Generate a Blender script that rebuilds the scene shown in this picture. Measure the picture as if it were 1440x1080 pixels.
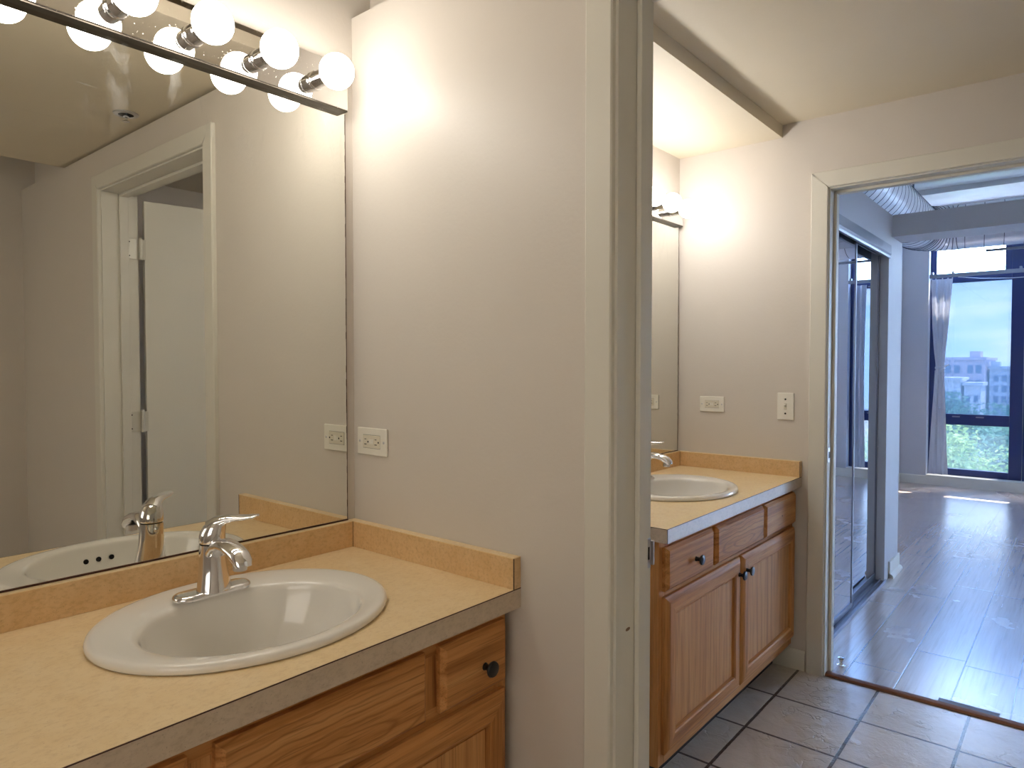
import bpy, bmesh, math, random
from mathutils import Vector, Matrix
R = math.radians
random.seed(7)
for o in list(bpy.data.objects): bpy.data.objects.remove(o, do_unlink=True)
scene = bpy.context.scene
COL = scene.collection

# ------------------------------------------------------------------ camera
cam = bpy.data.cameras.new('camera'); camo = bpy.data.objects.new('camera', cam); COL.objects.link(camo)
cam.sensor_width = 36; cam.sensor_fit = 'HORIZONTAL'; cam.lens = 968.27 / 1440 * 36
cam.clip_start = 0.02; cam.clip_end = 600
camo.location = (0, 0, 1.2988); camo.rotation_euler = (R(90 - 1.6064), 0, R(39.8171))
scene.camera = camo
# ------------------------------------------------------------------ view
vs = scene.view_settings
vs.view_transform = 'Standard'; vs.look = 'None'; vs.gamma = 1; vs.exposure = 0.3; vs.use_curve_mapping = False
# ------------------------------------------------------------------ sky
SKY = 22.0
BULB, BULB_FAR = 18.5, 20.0
w = bpy.data.worlds.new('sky'); scene.world = w; w.use_nodes = True
nt = w.node_tree; nt.nodes.clear()
tc = nt.nodes.new('ShaderNodeTexCoord'); sep = nt.nodes.new('ShaderNodeSeparateXYZ')
nt.links.new(tc.outputs['Generated'], sep.inputs[0])
ramp = nt.nodes.new('ShaderNodeValToRGB'); e = ramp.color_ramp.elements
e[0].position = 0.0; e[0].color = (0.44, 0.68, 1.0, 1); e[1].position = 0.7; e[1].color = (0.14, 0.38, 1.0, 1)
nt.links.new(sep.outputs['Z'], ramp.inputs[0])
mp = nt.nodes.new('ShaderNodeMapping'); mp.inputs['Scale'].default_value = (3, 3, 14)
nt.links.new(tc.outputs['Generated'], mp.inputs[0])
nz = nt.nodes.new('ShaderNodeTexNoise'); nz.inputs['Scale'].default_value = 1.6; nz.inputs['Detail'].default_value = 6
nt.links.new(mp.outputs[0], nz.inputs['Vector'])
cr = nt.nodes.new('ShaderNodeValToRGB'); cr.color_ramp.elements[0].position = 0.45; cr.color_ramp.elements[1].position = 0.75
nt.links.new(nz.outputs['Fac'], cr.inputs[0])
mx = nt.nodes.new('ShaderNodeMix'); mx.data_type = 'RGBA'; mx.inputs['B'].default_value = (0.86, 0.93, 1.0, 1)
nt.links.new(cr.outputs[0], mx.inputs['Factor']); nt.links.new(ramp.outputs[0], mx.inputs['A'])
bg = nt.nodes.new('ShaderNodeBackground'); bg.inputs['Strength'].default_value = SKY
nt.links.new(mx.outputs['Result'], bg.inputs[0])
wo = nt.nodes.new('ShaderNodeOutputWorld'); nt.links.new(bg.outputs[0], wo.inputs[0])
# ------------------------------------------------------------------ sun
sun = bpy.data.lights.new('sun', 'SUN'); suno = bpy.data.objects.new('sun', sun); COL.objects.link(suno)
sun.energy = 48.0; sun.angle = R(0.6); sun.color = (1, 0.95, 0.88)
_d = Vector((-0.28, -0.34, -1.0)).normalized()      # light travels down, a little into the room
suno.rotation_euler = _d.to_track_quat('-Z', 'Y').to_euler(); suno.location = (0, 14, 20)

# ================================================================== helpers
def srgb(r, g, b, a=1):
    f = lambda c: (c / 12.92 if c <= 0.04045 else ((c + 0.055) / 1.055) ** 2.4)
    return (f(r / 255), f(g / 255), f(b / 255), a)

class NT:
    def __init__(s, name):
        s.m = bpy.data.materials.new(name); s.m.use_nodes = True
        s.t = s.m.node_tree; s.t.nodes.clear()
        s.out = s.t.nodes.new('ShaderNodeOutputMaterial')
    def n(s, typ, **kw):
        x = s.t.nodes.new(typ)
        for k, v in kw.items():
            if k in x.inputs: x.inputs[k].default_value = v
            else: setattr(x, k, v)
        return x
    def l(s, a, b): s.t.links.new(a, b)
    def ramp(s, fac, stops):
        r = s.n('ShaderNodeValToRGB'); els = r.color_ramp.elements
        while len(els) < len(stops): els.new(0.5)
        for el, (p, c) in zip(els, stops): el.position = p; el.color = c
        s.l(fac, r.inputs[0]); return r.outputs[0]
    def mix(s, fac, a, b, mode='MIX'):
        m = s.n('ShaderNodeMix', data_type='RGBA', blend_type=mode)
        for key, v in (('Factor', fac), ('A', a), ('B', b)):
            if hasattr(v, 'is_linked'): s.l(v, m.inputs[key])
            else: m.inputs[key].default_value = v
        return m.outputs['Result']
    def bsdf(s, color=None, rough=0.5, metal=0, bump=None, dist=0.001, strength=1, **kw):
        b = s.n('ShaderNodeBsdfPrincipled'); b.inputs['Roughness'].default_value = rough; b.inputs['Metallic'].default_value = metal
        if color is not None:
            if hasattr(color, 'is_linked'): s.l(color, b.inputs['Base Color'])
            else: b.inputs['Base Color'].default_value = color
        for k, v in kw.items(): b.inputs[k.replace('_', ' ')].default_value = v
        if bump is not None:
            bp = s.n('ShaderNodeBump'); bp.inputs['Distance'].default_value = dist; bp.inputs['Strength'].default_value = strength
            s.l(bump, bp.inputs['Height']); s.l(bp.outputs[0], b.inputs['Normal'])
        s.l(b.outputs[0], s.out.inputs[0]); s.b = b
        return b
    def pos(s, scale=(1, 1, 1), loc=(0, 0, 0), obj=False):
        if obj: src = s.n('ShaderNodeTexCoord').outputs['Object']
        else: src = s.n('ShaderNodeNewGeometry').outputs['Position']
        m = s.n('ShaderNodeMapping'); m.inputs['Scale'].default_value = scale; m.inputs['Location'].default_value = loc
        s.l(src, m.inputs[0]); return m.outputs[0]
    def noise(s, vec, scale=5, detail=4, rough=0.5, out='Fac', dist=0):
        x = s.n('ShaderNodeTexNoise'); x.inputs['Scale'].default_value = scale; x.inputs['Detail'].default_value = detail
        x.inputs['Roughness'].default_value = rough; x.inputs['Distortion'].default_value = dist
        s.l(vec, x.inputs['Vector']); return x.outputs[out]
    def math(s, op, a, b=None, c=None):
        m = s.n('ShaderNodeMath', operation=op)
        for i, v in enumerate((a, b, c)):
            if v is None: continue
            if hasattr(v, 'is_linked'): s.l(v, m.inputs[i])
            else: m.inputs[i].default_value = v
        return m.outputs[0]

def plain(name, color, rough=0.5, metal=0, var=0.04, bumpd=0.0, bscale=200, **kw):
    t = NT(name); p = t.pos()
    n = t.noise(p, 6, 3)
    c2 = tuple(min(1, x * (1 - var)) for x in color[:3]) + (1,)
    c = t.mix(n, color, c2)
    if bumpd:
        t.bsdf(c, rough, metal, bump=t.noise(p, bscale, 3), dist=bumpd, strength=0.6, **kw)
    else: t.bsdf(c, rough, metal, **kw)
    return t.m

M = {}
M['wall'] = plain('wall_paint', srgb(217, 209, 199), 0.45, var=0.03, bumpd=0.0006, bscale=110)
M['wall_cool'] = plain('wall_paint_cool_daylight', srgb(198, 199, 205), 0.5, var=0.03, bumpd=0.0006, bscale=110)  # the washroom wall paint, tinted cooler to stand in for blue daylight
M['ceil'] = plain('ceiling_paint', srgb(228, 217, 194), 0.55, var=0.04, bumpd=0.0004, bscale=60)
M['white_ceil'] = plain('white_ceiling_paint', srgb(225, 225, 225), 0.6, var=0.1)
M['trim'] = plain('trim_paint', srgb(224, 220, 208), 0.45, var=0.03)
M['door'] = plain('door_paint', srgb(228, 225, 214), 0.35, var=0.02)
M['plate'] = plain('white_plastic', srgb(238, 234, 222), 0.3, var=0.01)
M['almond'] = plain('almond_plastic', srgb(226, 219, 200), 0.35, var=0.01)
M['slot'] = plain('dark_slot', srgb(25, 18, 14), 0.7)
M['black'] = plain('black_knob', srgb(22, 22, 24), 0.35)
M['chrome'] = plain('chrome', (0.86, 0.86, 0.88, 1), 0.06, 1, var=0.03)
M['steel'] = plain('satin_steel', (0.62, 0.62, 0.64, 1), 0.3, 1, var=0.06)
M['white_metal'] = plain('painted_hinge', srgb(215, 212, 200), 0.35, 0.2)
M['porcelain'] = plain('porcelain', srgb(240, 236, 228), 0.08, var=0.01, Coat_Weight=0.4, Coat_Roughness=0.03)
M['seam'] = plain('laminate_seam', srgb(70, 36, 24), 0.5)
M['lip'] = plain('dull_metal_lip', srgb(84, 76, 66), 0.4, 0.6)
M['dark_gap'] = plain('dark_gap', srgb(30, 24, 20), 0.9)
M['frame_dark'] = plain('dark_window_frame', srgb(34, 50, 104), 0.35, var=0.1)
M['closet_frame'] = plain('grey_closet_frame', srgb(120, 124, 140), 0.3, 0.6)
M['track_white'] = plain('white_track', srgb(150, 154, 164), 0.3, 0.6)
M['rail'] = plain('grey_rail', srgb(140, 146, 158), 0.4, 0.5)
M['clear_plastic'] = plain('clear_plastic_clip', srgb(215, 220, 228), 0.2)

def mat_mirror(name, tint, smear=0.0):
    t = NT(name); p = t.pos((1, 1, 1))
    n = t.noise(p, 30, 2)
    c = t.mix(n, tint, tuple(x * 0.985 for x in tint[:3]) + (1,))
    b = t.bsdf(c, 0.0, 1.0)
    if smear:                                    # wipe marks and dust near the top of the glass
        g = t.n('ShaderNodeSeparateXYZ'); t.l(p, g.inputs[0])
        hi = t.ramp(t.math('SUBTRACT', g.outputs['Z'], 1.0), [(0.72, (0, 0, 0, 1)), (0.92, (1, 1, 1, 1))])
        st = t.ramp(t.noise(t.pos((1, 15, 4.5)), 1.0, 5, 0.7, dist=0.6), [(0.56, (0, 0, 0, 1)), (0.80, (1, 1, 1, 1))])
        s2 = t.ramp(t.noise(t.pos((1, 2.2, 34)), 1.0, 4, 0.7, dist=0.9), [(0.62, (0, 0, 0, 1)), (0.80, (1, 1, 1, 1))])
        f = t.math('MULTIPLY', t.math('MULTIPLY', t.math('MAXIMUM', st, s2), hi), smear)
        d = t.n('ShaderNodeBsdfDiffuse'); d.inputs[0].default_value = (0.8, 0.8, 0.78, 1)
        m = t.n('ShaderNodeMixShader'); t.l(f, m.inputs[0]); t.l(b.outputs[0], m.inputs[1]); t.l(d.outputs[0], m.inputs[2]); t.l(m.outputs[0], t.out.inputs[0])
    return t.m
M['mirror'] = mat_mirror('mirror_glass', (0.82, 0.82, 0.77, 1), 0.42)
M['mirror_closet'] = mat_mirror('closet_mirror_glass', (0.78, 0.83, 0.90, 1))
def mat_bar():
    t = NT('light_bar_mirror'); p = t.pos()
    d = t.noise(p, 260, 2)
    speck = t.ramp(d, [(0.70, (0, 0, 0, 1)), (0.76, (1, 1, 1, 1))])
    c = t.mix(speck, (0.72, 0.71, 0.70, 1), (0.85, 0.83, 0.78, 1))
    r = t.mix(speck, (0.02,) * 3 + (1,), (0.5,) * 3 + (1,))
    b = t.bsdf(c, 0.03, 1.0); t.l(r, b.inputs['Roughness'])
    return t.m
M['bar'] = mat_bar()
def mat_bulb(name, strength, ca=(1, 0.95, 0.87, 1), cb=(1, 0.93, 0.82, 1)):
    t = NT(name)
    lw = t.n('ShaderNodeLayerWeight', Blend=0.35)
    c = t.mix(lw.outputs['Facing'], ca, cb)
    em = t.n('ShaderNodeEmission'); em.inputs['Strength'].default_value = strength
    t.l(c, em.inputs[0]); t.l(em.outputs[0], t.out.inputs[0])
    return t.m
M['bulb'] = mat_bulb('lit_bulb_glass', BULB)
M['bulb_far'] = mat_bulb('lit_far_bulb_glass', BULB_FAR, (1, 0.96, 0.92, 1), (1, 0.95, 0.90, 1))

def mat_laminate(name, base, dark, light):
    t = NT(name); p = t.pos((1, 1, 1)); ps = t.pos((1, 0.55, 1))
    a = t.noise(p, 22, 6, 0.7); b = t.noise(ps, 140, 4, 0.7); c = t.noise(p, 330, 2)
    col = t.mix(t.ramp(a, [(0.35, (0, 0, 0, 1)), (0.7, (1, 1, 1, 1))]), base, light)
    col = t.mix(t.ramp(b, [(0.48, (0, 0, 0, 1)), (0.85, (0.75, 0.75, 0.75, 1))]), col, dark)
    col = t.mix(t.ramp(c, [(0.66, (0, 0, 0, 1)), (0.78, (0.7, 0.7, 0.7, 1))]), col, tuple(x * 0.75 for x in dark[:3]) + (1,))
    t.bsdf(col, 0.36)
    return t.m
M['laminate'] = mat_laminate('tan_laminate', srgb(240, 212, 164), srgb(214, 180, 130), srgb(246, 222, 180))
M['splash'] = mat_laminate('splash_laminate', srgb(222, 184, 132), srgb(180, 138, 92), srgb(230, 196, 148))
M['edge_lam'] = mat_laminate('edge_laminate', srgb(206, 186, 160), srgb(172, 150, 124), srgb(216, 196, 172))

def mat_oak(name, axis, fig=False, seed=0.0, base=(204, 142, 82), dark=(152, 94, 46), light=(220, 164, 104)):
    """oak with the grain running along axis ('y' or 'z'); fig = flame figure"""
    t = NT(name)
    long = {'y': 1, 'z': 2, 'x': 0}[axis]
    sc = [46, 46, 46]; sc[long] = 1.8
    p = t.pos(tuple(sc), (seed, seed * 1.7, seed * 0.6))
    f = t.noise(p, 1.0, 5, 0.6, dist=0.4)
    sc2 = [420, 420, 420]; sc2[long] = 9
    pores = t.noise(t.pos(tuple(sc2), (seed, 0, 0)), 1.0, 2)
    col = t.ramp(f, [(0.25, srgb(*light)), (0.5, srgb(*base)), (0.75, srgb(*dark))])
    if fig:
        g = t.n('ShaderNodeSeparateXYZ'); t.l(t.pos((1, 1, 1), (0, 0, 0)), g.inputs[0])
        wob = t.noise(t.pos((3, 5, 9), (seed, seed, 0)), 1.0, 3)
        zz = t.math('ADD', g.outputs['Z'], t.math('MULTIPLY', t.math('SUBTRACT', wob, 0.5), 0.05))
        zc = t.math('SUBTRACT', zz, 0.672)
        yy = t.math('MULTIPLY', t.math('SUBTRACT', g.outputs['Y'], seed), 0.16)
        r2 = t.math('SQRT', t.math('ADD', t.math('MULTIPLY', zc, zc), t.math('MULTIPLY', yy, yy)))
        ring = t.math('ABSOLUTE', t.math('SINE', t.math('MULTIPLY', r2, 210.0)))
        rr = t.ramp(ring, [(0.05, (1, 1, 1, 1)), (0.55, (0, 0, 0, 1))])
        col = t.mix(t.math('MULTIPLY', rr, 0.62), col, srgb(*dark))
    pm = t.ramp(pores, [(0.56, (0, 0, 0, 1)), (0.70, (1, 1, 1, 1))])
    col = t.mix(t.math('MULTIPLY', pm, 0.45), col, tuple(x * 0.62 for x in srgb(*dark)[:3]) + (1,))
    t.bsdf(col, 0.55, bump=pores, dist=0.0003, strength=0.35, Specular_IOR_Level=0.3)
    return t.m
M['oak_z'] = mat_oak('oak_upright_grain', 'z', seed=0.3)
M['oak_y'] = mat_oak('oak_level_grain', 'y', seed=1.3)
M['oak_fig'] = mat_oak('oak_flame_grain', 'y', True, 0.70)
M['oak_fig_far'] = mat_oak('oak_flame_grain_far', 'y', True, 2.42)
M['oak_panel'] = mat_oak('oak_panel_grain', 'z', seed=4.1, base=(212, 154, 94), dark=(174, 116, 64), light=(224, 172, 114))

def mat_tile():
    t = NT('slate_look_tile')
    g = t.n('ShaderNodeSeparateXYZ'); t.l(t.pos(), g.inputs[0])
    T = 0.3046; gw = 0.0105
    def cell(sock, off):
        q = t.math('DIVIDE', t.math('SUBTRACT', sock, off), T)
        fr = t.math('SUBTRACT', q, t.math('FLOOR', q))
        return t.math('MULTIPLY', t.math('MINIMUM', fr, t.math('SUBTRACT', 1.0, fr)), T), t.math('FLOOR', q)
    dx, ix = cell(g.outputs['X'], -0.9176); dy, iy = cell(g.outputs['Y'], 2.7131)
    d = t.math('MINIMUM', dx, dy)
    d = t.math('ADD', d, t.math('MULTIPLY', t.math('SUBTRACT', t.noise(t.pos(), 60, 2), 0.5), 0.002))
    grout = t.ramp(t.math('DIVIDE', d, 0.01), [(gw / 2 / 0.01 - 0.06, (1, 1, 1, 1)), (gw / 2 / 0.01 + 0.05, (0, 0, 0, 1))])
    comb = t.n('ShaderNodeCombineXYZ'); t.l(ix, comb.inputs[0]); t.l(iy, comb.inputs[1])
    wn = t.n('ShaderNodeTexWhiteNoise', noise_dimensions='3D'); t.l(comb.outputs[0], wn.inputs['Vector'])
    va = t.n('ShaderNodeVectorMath', operation='ADD'); t.l(t.pos(), va.inputs[0]); 
    vm = t.n('ShaderNodeVectorMath', operation='SCALE'); t.l(wn.outputs['Color'], vm.inputs[0]); vm.inputs['Scale'].default_value = 7.0
    t.l(vm.outputs[0], va.inputs[1])
    big = t.noise(va.outputs[0], 5, 6, 0.62, dist=0.8); fine = t.noise(va.outputs[0], 32, 5, 0.6, dist=1.2)
    col = t.ramp(big, [(0.3, srgb(208, 196, 182)), (0.5, srgb(226, 216, 204)), (0.72, srgb(236, 228, 216))])
    col = t.mix(t.math('MULTIPLY', wn.outputs['Value'], 0.16), col, srgb(150, 134, 120))
    col = t.mix(grout, col, srgb(92, 76, 66))
    vor = t.n('ShaderNodeTexVoronoi', feature='DISTANCE_TO_EDGE'); vor.inputs['Scale'].default_value = 9; 
    vd = t.n('ShaderNodeVectorMath', operation='ADD'); t.l(va.outputs[0], vd.inputs[0])
    nsc = t.n('ShaderNodeVectorMath', operation='SCALE'); t.l(t.noise(va.outputs[0], 14, 3, out='Color'), nsc.inputs[0]); nsc.inputs['Scale'].default_value = 0.16
    t.l(nsc.outputs[0], vd.inputs[1]); t.l(vd.outputs[0], vor.inputs['Vector'])
    h = t.math('ADD', t.math('MULTIPLY', big, 1.0), t.math('MULTIPLY', fine, 0.35))
    crack = t.ramp(vor.outputs['Distance'], [(0.0, (0, 0, 0, 1)), (0.05, (1, 1, 1, 1))])
    h = t.math('ADD', h, t.math('MULTIPLY', t.math('MULTIPLY', crack, t.ramp(t.noise(va.outputs[0], 6, 2), [(0.5, (0, 0, 0, 1)), (0.62, (1, 1, 1, 1))])), 0.5))
    h = t.math('SUBTRACT', h, t.math('MULTIPLY', grout, 2.0))
    t.bsdf(col, 0.30, bump=h, dist=0.010, strength=0.9, Coat_Weight=0.6, Coat_Roughness=0.22, Coat_IOR=1.7)
    return t.m
M['tile'] = mat_tile()

def mat_woodfloor():
    t = NT('wood_plank_floor')
    g = t.n('ShaderNodeSeparateXYZ'); t.l(t.pos(), g.inputs[0])
    W = 0.19
    q = t.math('DIVIDE', g.outputs['X'], W); i = t.math('FLOOR', q); fr = t.math('SUBTRACT', q, i)
    wn = t.n('ShaderNodeTexWhiteNoise', noise_dimensions='1D'); t.l(i, wn.inputs['W'])
    yy = t.math('DIVIDE', t.math('ADD', g.outputs['Y'], t.math('MULTIPLY', wn.outputs['Value'], 1.2)), 1.2)
    j = t.math('FLOOR', yy); fy = t.math('SUBTRACT', yy, j)
    ex = t.math('MULTIPLY', t.math('MINIMUM', fr, t.math('SUBTRACT', 1, fr)), W)
    ey = t.math('MULTIPLY', t.math('MINIMUM', fy, t.math('SUBTRACT', 1, fy)), 1.2)
    edge = t.ramp(t.math('MINIMUM', ex, ey), [(0.0, (1, 1, 1, 1)), (0.0022, (0, 0, 0, 1))])
    wn2 = t.n('ShaderNodeTexWhiteNoise', noise_dimensions='2D')
    cb = t.n('ShaderNodeCombineXYZ'); t.l(i, cb.inputs[0]); t.l(j, cb.inputs[1]); t.l(cb.outputs[0], wn2.inputs['Vector'])
    p = t.pos((60, 2.2, 1)); f = t.noise(p, 1, 5, 0.65, dist=0.3)
    fine = t.noise(t.pos((300, 7, 1)), 1, 3)
    col = t.ramp(f, [(0.3, srgb(206, 186, 174)), (0.55, srgb(192, 170, 158)), (0.75, srgb(156, 134, 122))])
    col = t.mix(t.math('MULTIPLY', wn2.outputs['Value'], 0.35), col, srgb(180, 146, 122))
    col = t.mix(edge, col, srgb(84, 58, 46))
    sm = t.noise(t.pos((1, 1, 1)), 2.2, 5, 0.6)
    rough = t.ramp(sm, [(0.35, (0.17,) * 3 + (1,)), (0.7, (0.30,) * 3 + (1,))])
    h = t.math('SUBTRACT', t.math('ADD', t.math('MULTIPLY', fine, 0.6), t.math('MULTIPLY', f, 0.5)), edge)
    b = t.bsdf(col, 0.3, bump=h, dist=0.0008, strength=0.6, Specular_IOR_Level=1.0, Coat_Weight=1.0, Coat_Roughness=0.26, Coat_IOR=2.5)
    t.l(rough, b.inputs['Roughness'])
    return t.m
M['woodfloor'] = mat_woodfloor()
M['threshold'] = mat_oak('threshold_wood', 'x', seed=2.2, base=(140, 92, 66), dark=(96, 58, 40), light=(160, 112, 84))
M['floor_strip'] = plain('grey_floor_strip', srgb(128, 130, 138), 0.5, 0.3, var=0.2, bumpd=0.0008, bscale=300)

def mat_glass(name, tint, haze, hazecol):
    t = NT(name)
    tr = t.n('ShaderNodeBsdfTransparent'); tr.inputs[0].default_value = tint
    tl = t.n('ShaderNodeBsdfTranslucent'); tl.inputs[0].default_value = hazecol
    sm = t.noise(t.pos((1, 1, 1.6)), 3, 3)
    f = t.math('MULTIPLY', t.ramp(sm, [(0.3, (0.75,) * 3 + (1,)), (0.7, (1, 1, 1, 1))]), haze)
    m1 = t.n('ShaderNodeMixShader'); t.l(f, m1.inputs[0]); t.l(tr.outputs[0], m1.inputs[1]); t.l(tl.outputs[0], m1.inputs[2])
    gl = t.n('ShaderNodeBsdfGlossy'); gl.inputs['Roughness'].default_value = 0.02
    m2 = t.n('ShaderNodeMixShader'); m2.inputs[0].default_value = 0.05
    t.l(m1.outputs[0], m2.inputs[1]); t.l(gl.outputs[0], m2.inputs[2]); t.l(m2.outputs[0], t.out.inputs[0])
    return t.m
M['glass_clear'] = mat_glass('clear_window_glass', (0.98, 0.99, 1, 1), 0.04, (0.8, 0.85, 0.9, 1))
M['glass_dimmed'] = mat_glass('dimmed_hazed_glass', (0.190, 0.200, 0.222, 1), 0.042, (0.44, 0.72, 1.0, 1))  # invented tint dims the strong sky; bluish haze imitates hazy outdoor air
M['glass_low'] = mat_glass('dimmed_lower_glass', (0.30, 0.30, 0.30, 1), 0.04, (0.7, 0.85, 1.0, 1))  # same kind of added dimming tint, with haze over the trees put in

M['glass_fill'] = mat_glass('frosted_fill_glass', (0.1, 0.1, 0.1, 1), 0.9, (0.56, 0.44, 0.33, 1))  # warm frosted pane of the added window, spreads fill daylight
def mat_duct():
    t = NT('galvanised_duct'); p = t.pos((1, 1, 1))
    a = t.noise(p, 7, 4, 0.6); b = t.noise(p, 40, 2)
    col = t.ramp(a, [(0.3, (0.74, 0.76, 0.80, 1)), (0.7, (0.88, 0.90, 0.94, 1))])
    t.bsdf(col, 0.33, 0.6, bump=b, dist=0.001, strength=0.3)
    return t.m
M['duct'] = mat_duct()
M['duct_seam'] = plain('duct_seam', srgb(84, 92, 108), 0.5, 0.6)
def mat_curtain():
    t = NT('grey_curtain_cloth'); p = t.pos((1, 1, 0.2))
    wv = t.noise(t.pos((500, 500, 60)), 1, 2)
    col = t.mix(t.noise(p, 24, 3), srgb(226, 226, 230), srgb(206, 208, 214))
    d = t.n('ShaderNodeBsdfDiffuse'); t.l(col, d.inputs[0])
    tl = t.n('ShaderNodeBsdfTranslucent'); t.l(col, tl.inputs[0])
    bp = t.n('ShaderNodeBump'); bp.inputs['Distance'].default_value = 0.0006; t.l(wv, bp.inputs['Height']); t.l(bp.outputs[0], d.inputs['Normal'])
    m = t.n('ShaderNodeMixShader'); m.inputs[0].default_value = 0.40
    t.l(d.outputs[0], m.inputs[1]); t.l(tl.outputs[0], m.inputs[2]); t.l(m.outputs[0], t.out.inputs[0])
    return t.m
M['curtain'] = mat_curtain()
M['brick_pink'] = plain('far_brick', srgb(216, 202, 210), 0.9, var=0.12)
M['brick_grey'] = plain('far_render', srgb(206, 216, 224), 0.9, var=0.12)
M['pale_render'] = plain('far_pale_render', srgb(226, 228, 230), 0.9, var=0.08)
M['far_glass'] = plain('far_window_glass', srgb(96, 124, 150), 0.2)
M['street'] = plain('street', srgb(140, 144, 140), 0.95, var=0.2)
def mat_leaf(name, a, b):
    t = NT(name); n = t.noise(t.pos(), 2.0, 5, 0.6)
    c = t.ramp(n, [(0.35, a), (0.65, b)])
    d = t.n('ShaderNodeBsdfDiffuse'); t.l(c, d.inputs[0]); tl = t.n('ShaderNodeBsdfTranslucent'); t.l(c, tl.inputs[0])
    m = t.n('ShaderNodeMixShader'); m.inputs[0].default_value = 0.35
    t.l(d.outputs[0], m.inputs[1]); t.l(tl.outputs[0], m.inputs[2]); t.l(m.outputs[0], t.out.inputs[0])
    return t.m
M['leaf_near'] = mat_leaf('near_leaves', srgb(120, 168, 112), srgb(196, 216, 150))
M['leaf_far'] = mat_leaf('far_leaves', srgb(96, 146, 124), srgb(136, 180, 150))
M['bark'] = plain('bark', srgb(110, 96, 84), 0.9, var=0.3)

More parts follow.
